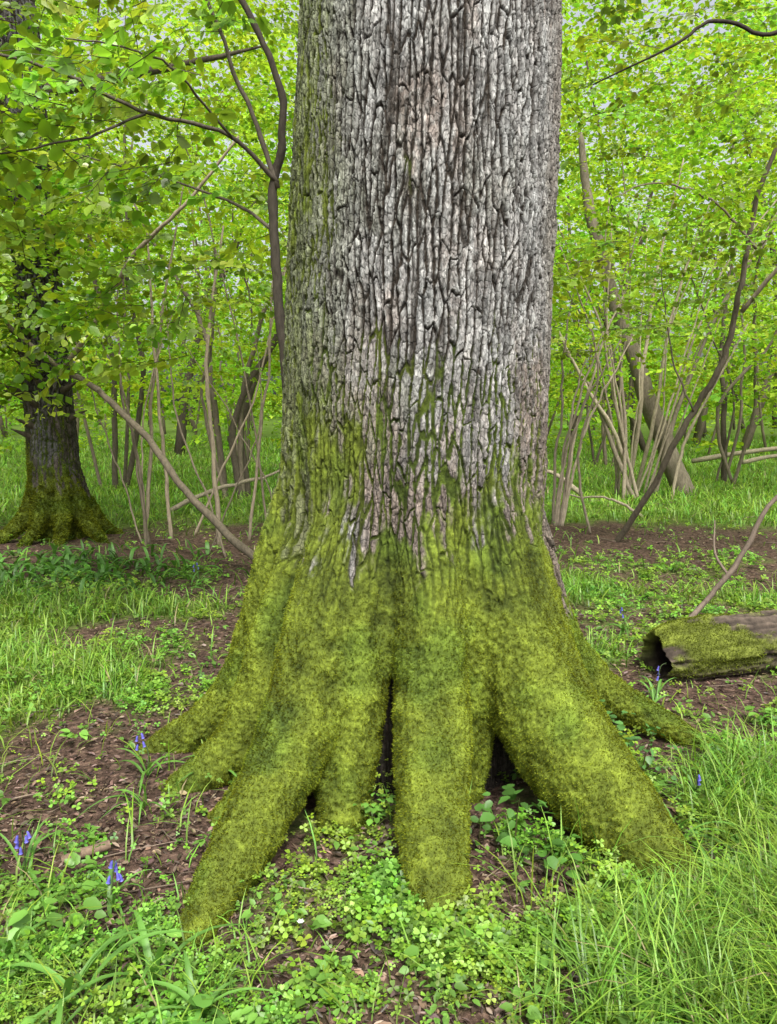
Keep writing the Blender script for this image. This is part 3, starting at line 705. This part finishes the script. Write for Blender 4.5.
# ------------------------------------------------------------ fallen log
def log_mesh(name,p0,p1,rad,seed):
    p0=np.array(p0);p1=np.array(p1);ax=p1-p0;L=np.linalg.norm(ax);ax/=L
    n1=np.cross(ax,[0,0,1]);n1/=np.linalg.norm(n1);n2=np.cross(n1,ax)
    na,nl=160,360;a=np.linspace(0,2*math.pi,na,endpoint=False)
    rows=[];cols=[];mos=[]
    ts=np.linspace(0,1,nl)
    ca,sa=np.cos(a),np.sin(a)
    def rowp(t,r): 
        c=p0+ax*L*t+np.array([0,0,1])*.02*math.sin(t*5)
        return c+r[:,None]*(ca[:,None]*n1+sa[:,None]*n2)
    rag=.08*(fbm2(a*2.2,a*0,seed+9,3)-.5)
    for q in (0.25,.18,.1,.05,.03):
        rr=rad*.55*(1-.5*q*2)*(1+.4*(vn3(ca*2+5,sa*2+5,np.full(na,q*8),seed)-.5));rows.append(rowp(q,rr));cols.append(np.tile([.015,.01,.008],(na,1)));mos.append(np.zeros(na))
    for t in ts:
        nz=fbm3(ca*1.5+7,sa*1.5+7,np.full(na,t*L*1.6),seed,3);gz=vn3(ca*9+20,sa*9+20,np.full(na,t*L*2.5),seed+3);fz=fbm3(ca*6+7,sa*6+7,np.full(na,t*L*22),seed+4,3)
        mo=sst(.44,.62,fbm3(ca*1.2+2,sa*1.2+2,np.full(na,t*L*3.2),seed+6,3)+.3*(fz-.5)+.22*math.exp(-(t*L-.15)**2*16))*sst(-.8,.1,sa)*sst(1.0,.05,t)
        rr=rad*(1+.12*(nz-.5)+.14*(gz-.5)+.12*(fz-.5)+.08*mo)*(1-.15*t)
        fo=math.exp(-t*26)
        P=rowp(t,rr*(1-.24*fo))+ax[None]*(rag*math.exp(-t*40))[:,None]
        rows.append(P);mos.append(mo)
        c=np.array([.062,.048,.037])*(.15+1.6*gz*fz*2)[:,None]
        c=c*(1-mo[:,None])+np.array([.11,.135,.02])*(.1+1.5*fz)[:,None]*mo[:,None];cols.append(c)
    V=np.concatenate(rows);C=np.concatenate(cols);m_=len(rows);MO=np.concatenate(mos);nv0=len(V)
    i=np.arange(m_-1)[:,None]*na;j=np.arange(na)[None];k=(j+1)%na
    Q=np.stack([i+j,i+k,i+na+k,i+na+j],-1).reshape(-1,4)
    p=MO/MO.sum();nf=20000;ids=rng.choice(nv0,nf,p=p)
    cx=V[:nv0][ids];tt_=((cx-p0)@ax);nn=cx-(p0+tt_[:,None]*ax);nn/=np.linalg.norm(nn,axis=1)[:,None]
    d=nn+rng.normal(0,.6,(nf,3));R=frames(d,rng.normal(0,1,(nf,3)));ln=.010*(.5+rng.random(nf))
    mv,mf,mcol=inst(np.array([[0,-.5,0],[0,.5,0],[1,0,0]],f32),[np.array([[0,1,2]])],np.array([[.5,.5,.5],[.5,.5,.5],[1.4,1.35,1.1]]),R,cx,np.column_stack([ln,ln*.36,ln]),np.array([.15,.19,.026])*(.3+1.2*rng.random(nf))[:,None])
    V=np.vstack([V,V[:na].mean(0),V[nv0-na:nv0].mean(0)]);C=np.vstack([C,[.01,.01,.01],[.1,.07,.05]]);jj=np.arange(na);kk=(jj+1)%na
    Tt=np.vstack([np.stack([kk,jj,np.full(na,len(V)-2)],1),np.stack([(m_-1)*na+jj,(m_-1)*na+kk,np.full(na,len(V)-1)],1)])
    par=empty(name)
    build('log_body',V,[Q,Tt],C,M_stem,par,True);build('log_moss',mv,mf,mcol,M_moss,par)
log_mesh('fallen_log',(1.46,4.25,.11),(3.6,4.75,.16),.170,5)
g=Geo()
V,Q,Tt=tube([(1.66,4.45,.2),(1.84,4.5,.36),(2.0,4.5,.54),(2.19,4.5,.86),(2.5,4.5,1.25),(2.9,4.6,1.9)],[.018,.016,.015,.013,.010,.006],8,6,.005,2);g.add(V,[Q,Tt],(.14,.11,.085))
V,Q,Tt=tube([(1.95,4.5,.5),(1.9,4.6,.62),(1.93,4.7,.8)],[.009,.007,.003],6,4);g.add(V,[Q,Tt],(.14,.11,.085))
g.build('fallen_branch',M_stem,None,True)
g=Geo()
for a_,b_,rd in [((6.8,18,.15),(11,17.5,.7),.06),((7.5,17,.2),(10.5,18.5,.35),.05),((2.9,12,.1),(1.9,12.4,.6),.04),((-2.9,10.5,.05),(-1.3,11.5,.6),.035),((3.2,10,.05),(2.2,10.6,.35),.02)]:
    a_=np.array(a_);b_=np.array(b_);V,Q,Tt=tube([a_,a_*.6+b_*.4+[0,0,.12],a_*.3+b_*.7+[0,0,-.03],b_],[rd,rd*.8,rd*.6,rd*.3],8,6,.02,3);g.add(V,[Q,Tt],(.28,.24,.17))
g.build('fallen_branch',M_stem,None,True)
g=Geo();V,Q,Tt=tube([(-1.06,2.43,.02),(-1.0,2.46,.03),(-.93,2.50,.035)],[.014,.017,.015],12,4,.002,4);g.add(V,[Q],(.16,.115,.08));g.add(V,[Tt],(.34,.24,.15))
g.build('broken_stick',M_stem,None,True)

# ------------------------------------------------------------ bluebells
r=np.random.default_rng(90)
def strap(g,x,y,ln,w,az,lean,c):
    n=9;t=np.linspace(0,1,n);out=lean*ln*t**1.5;z=float(gh(x,y))+ln*(t*(1.15-lean*.3)-.75*lean*t**2.5)
    z=np.maximum(z,float(gh(x,y))+.01)
    ww=w*np.sin(np.clip(t*.85+.15,0,1)*math.pi)**.6;ww[-1]=.0005
    cx=x+np.cos(az)*out;cy=y+np.sin(az)*out;sx,sy=-math.sin(az),math.cos(az)
    V=np.concatenate([np.column_stack([cx+sx*ww,cy+sy*ww,z+ww*.5]),np.column_stack([cx,cy,z]),np.column_stack([cx-sx*ww,cy-sy*ww,z+ww*.5])])
    i=np.arange(n-1);Q=np.vstack([np.stack([i,i+n,i+n+1,i+1],1),np.stack([i+n,i+2*n,i+2*n+1,i+n+1],1)])
    g.add(V,[Q],c)
def bluebell(x,y,h,flowers,leaves=7,k=1.0):
    par=empty('bluebell_plant');g=Geo()
    for i in range(leaves): strap(g,x+r.normal(0,.01),y+r.normal(0,.01),r.uniform(.16,.27)*k,r.uniform(.004,.008)*k,r.uniform(0,6.28),r.uniform(.5,1.2),np.array([.10,.22,.04])*r.uniform(.8,1.6))
    z0=float(gh(x,y))
    if flowers:
        a=r.uniform(0,6.28);V,Q,Tt=tube([(x,y,z0),(x+.01,y,z0+h*.5),(x+.02*math.cos(a),y+.02*math.sin(a),z0+h*.9),(x+.05*math.cos(a),y+.05*math.sin(a),z0+h)],[.003,.0025,.002,.001],6,4);g.add(V,[Q,Tt],(.09,.14,.05))
    g.build('leaves',M_grass,par)
    if flowers:
        g=Geo()
        for i in range(flowers):
            s=.6+.4*i/flowers;b=r.uniform(0,6.28);px=x+.03*s*math.cos(a)+.014*math.cos(b);py=y+.03*s*math.sin(a)+.014*math.sin(b);pz=z0+h*(.68+.34*i/flowers)
            V,Q,Tt=tube([(px,py,pz),(px+.003*math.cos(b),py,pz-.008),(px+.005*math.cos(b),py,pz-.018),(px+.006*math.cos(b),py,pz-.022)],[.002,.0045,.005,.007],7,2);g.add(V,[Q],np.array([.16,.15,.60])*r.uniform(.8,1.2))
        g.build('flowers',M_petal,par)
for (x,y,h,fl,k) in [(-.82,2.18,.17,6,1),(-.97,3.05,.2,4,1),(-.66,3.0,.15,3,1),(-1.15,2.35,.18,5,1),(1.0,2.55,.18,0,1),(-.60,1.88,.2,0,1.3),(-1.55,6.4,.2,4,1),(1.5,5.0,.2,3,1),(-.45,1.75,.15,0,1),(.62,5.2,.2,2,1),(1.15,2.85,.16,2,.9),(-.78,1.80,.25,0,1.5),(-.90,2.78,.12,0,1),(-1.0,1.95,.12,0,1.2),(1.2,3.6,.2,0,1),(1.35,3.9,.2,3,1)]:
    bluebell(x,y,h,fl,7,k)
g=Geo()
for i in range(6):
    a=i*1.047;c,s=math.cos(a),math.sin(a);R_=np.array([[c,-s,0],[s,c,0],[0,0,1]])
    V=(np.array([[0,0,0],[.006,.004,.001],[.011,0,.003],[.006,-.004,.001]])@R_.T)+[-.24,2.02,.09];g.add(V,[np.array([[0,1,2,3]])],(.8,.8,.78))
V,Q,Tt=tube([(-.24,2.02,0),(-.238,2.02,.05),(-.24,2.02,.09)],[.001]*3,5,2);g.add(V,[Q],(.1,.2,.04))
g.build('wood_anemone',M_petal)
def sapling(name,x,y,h,n,leaf,c,sp=.08):
    g=Geo();z0=float(gh(x,y));P=[(x,y,z0),(x+r.normal(0,.01),y,z0+h*.5),(x+r.normal(0,.03),y-.02,z0+h)]
    V,Q,Tt=tube(P,[.003,.0025,.001],5,3);g.add(V,[Q],(.10,.10,.04))
    az=r.uniform(0,6.28,n);hh=h*(.25+.8*r.random(n));rad=sp*r.random(n)
    T=np.column_stack([x+rad*np.cos(az),y+rad*np.sin(az),z0+hh]);d=np.column_stack([np.cos(az),np.sin(az),r.normal(-.1,.25,n)])
    R=frames(d,np.array([0,0,1.])+r.normal(0,.35,(n,3)))
    v=.6+.7*r.random(n);V,F,C=inst(leafD[0],leafD[1],np.ones((9,3)),R,T,leaf*(.6+.6*r.random(n)),np.array(c)*v[:,None])
    g.add(V,F,C);g.build(name,M_grass)
sapling('bramble_seedling',.42,2.48,.22,26,.045,(.08,.19,.035),.10)
sapling('bramble_seedling',.50,2.36,.12,18,.045,(.09,.22,.035),.10)
sapling('bramble_seedling',.31,2.58,.12,12,.04,(.08,.19,.035),.06)
sapling('broadleaf_seedling',-.95,2.05,.12,30,.05,(.15,.32,.05),.15)
sapling('broadleaf_seedling',-.37,2.93,.16,30,.032,(.12,.27,.05),.10)
sapling('broadleaf_seedling',1.0,3.0,.24,44,.032,(.10,.24,.06),.15)
sapling('broadleaf_seedling',.95,3.28,.2,30,.032,(.10,.24,.06),.12)
sapling('broadleaf_seedling',-.05,2.64,.14,40,.028,(.15,.33,.05),.09)
sapling('broadleaf_seedling',.15,1.9,.08,16,.035,(.15,.32,.05),.10)
sapling('broadleaf_seedling',-.42,1.66,.12,10,.06,(.15,.34,.06),.06)
g=Geo()
for i in range(420):
    x=r.normal(-2.9,.75);y=r.normal(6.9,.45);strap(g,x,y,r.uniform(.12,.26),r.uniform(.012,.022),r.uniform(0,6.28),r.uniform(.4,1.1),np.array([.08,.19,.035])*r.uniform(.6,1.6))
g.build('wild_garlic_patch',M_grass)
print('all',time.time()-T0)

# ------------------------------------------------------------ camera, light
cd_=bpy.data.cameras.new('camera');cam=bpy.data.objects.new('camera',cd_);bpy.context.scene.collection.objects.link(cam)
cd_.sensor_fit='VERTICAL';cd_.angle=math.radians(65);cd_.clip_end=600;cd_.clip_start=.05
cam.location=(0,0,1.5);cam.rotation_euler=(math.radians(90-7.9),0,0)
bpy.context.scene.camera=cam
az=math.radians(10);el=math.radians(54)
sd=Vector((math.sin(az)*math.cos(el),-math.cos(az)*math.cos(el),math.sin(el)))
sl=bpy.data.lights.new('sun','SUN');sl.energy=5.0;sl.angle=math.radians(9);sl.color=(1,.965,.89)
so=bpy.data.objects.new('sun',sl);bpy.context.scene.collection.objects.link(so);so.rotation_euler=sd.to_track_quat('Z','Y').to_euler()
w=bpy.data.worlds.new('World');bpy.context.scene.world=w;w.use_nodes=True
nt=w.node_tree;bg=nt.nodes['Background'];sk=nt.nodes.new('ShaderNodeTexSky');sk.sky_type='NISHITA';sk.sun_disc=False
sk.sun_elevation=el;sk.sun_rotation=math.atan2(sd.x,sd.y);sk.dust_density=6;sk.air_density=1.0;sk.ozone_density=1
hs=nt.nodes.new('ShaderNodeHueSaturation');hs.inputs['Saturation'].default_value=.3;hs.inputs['Value'].default_value=1.75
nt.links.new(sk.outputs[0],hs.inputs['Color']);nt.links.new(hs.outputs[0],bg.inputs[0]);bg.inputs[1].default_value=.15
sc=bpy.context.scene;sc.view_settings.view_transform='Standard';sc.view_settings.look='None';sc.view_settings.exposure=0
print('done',time.time()-T0)
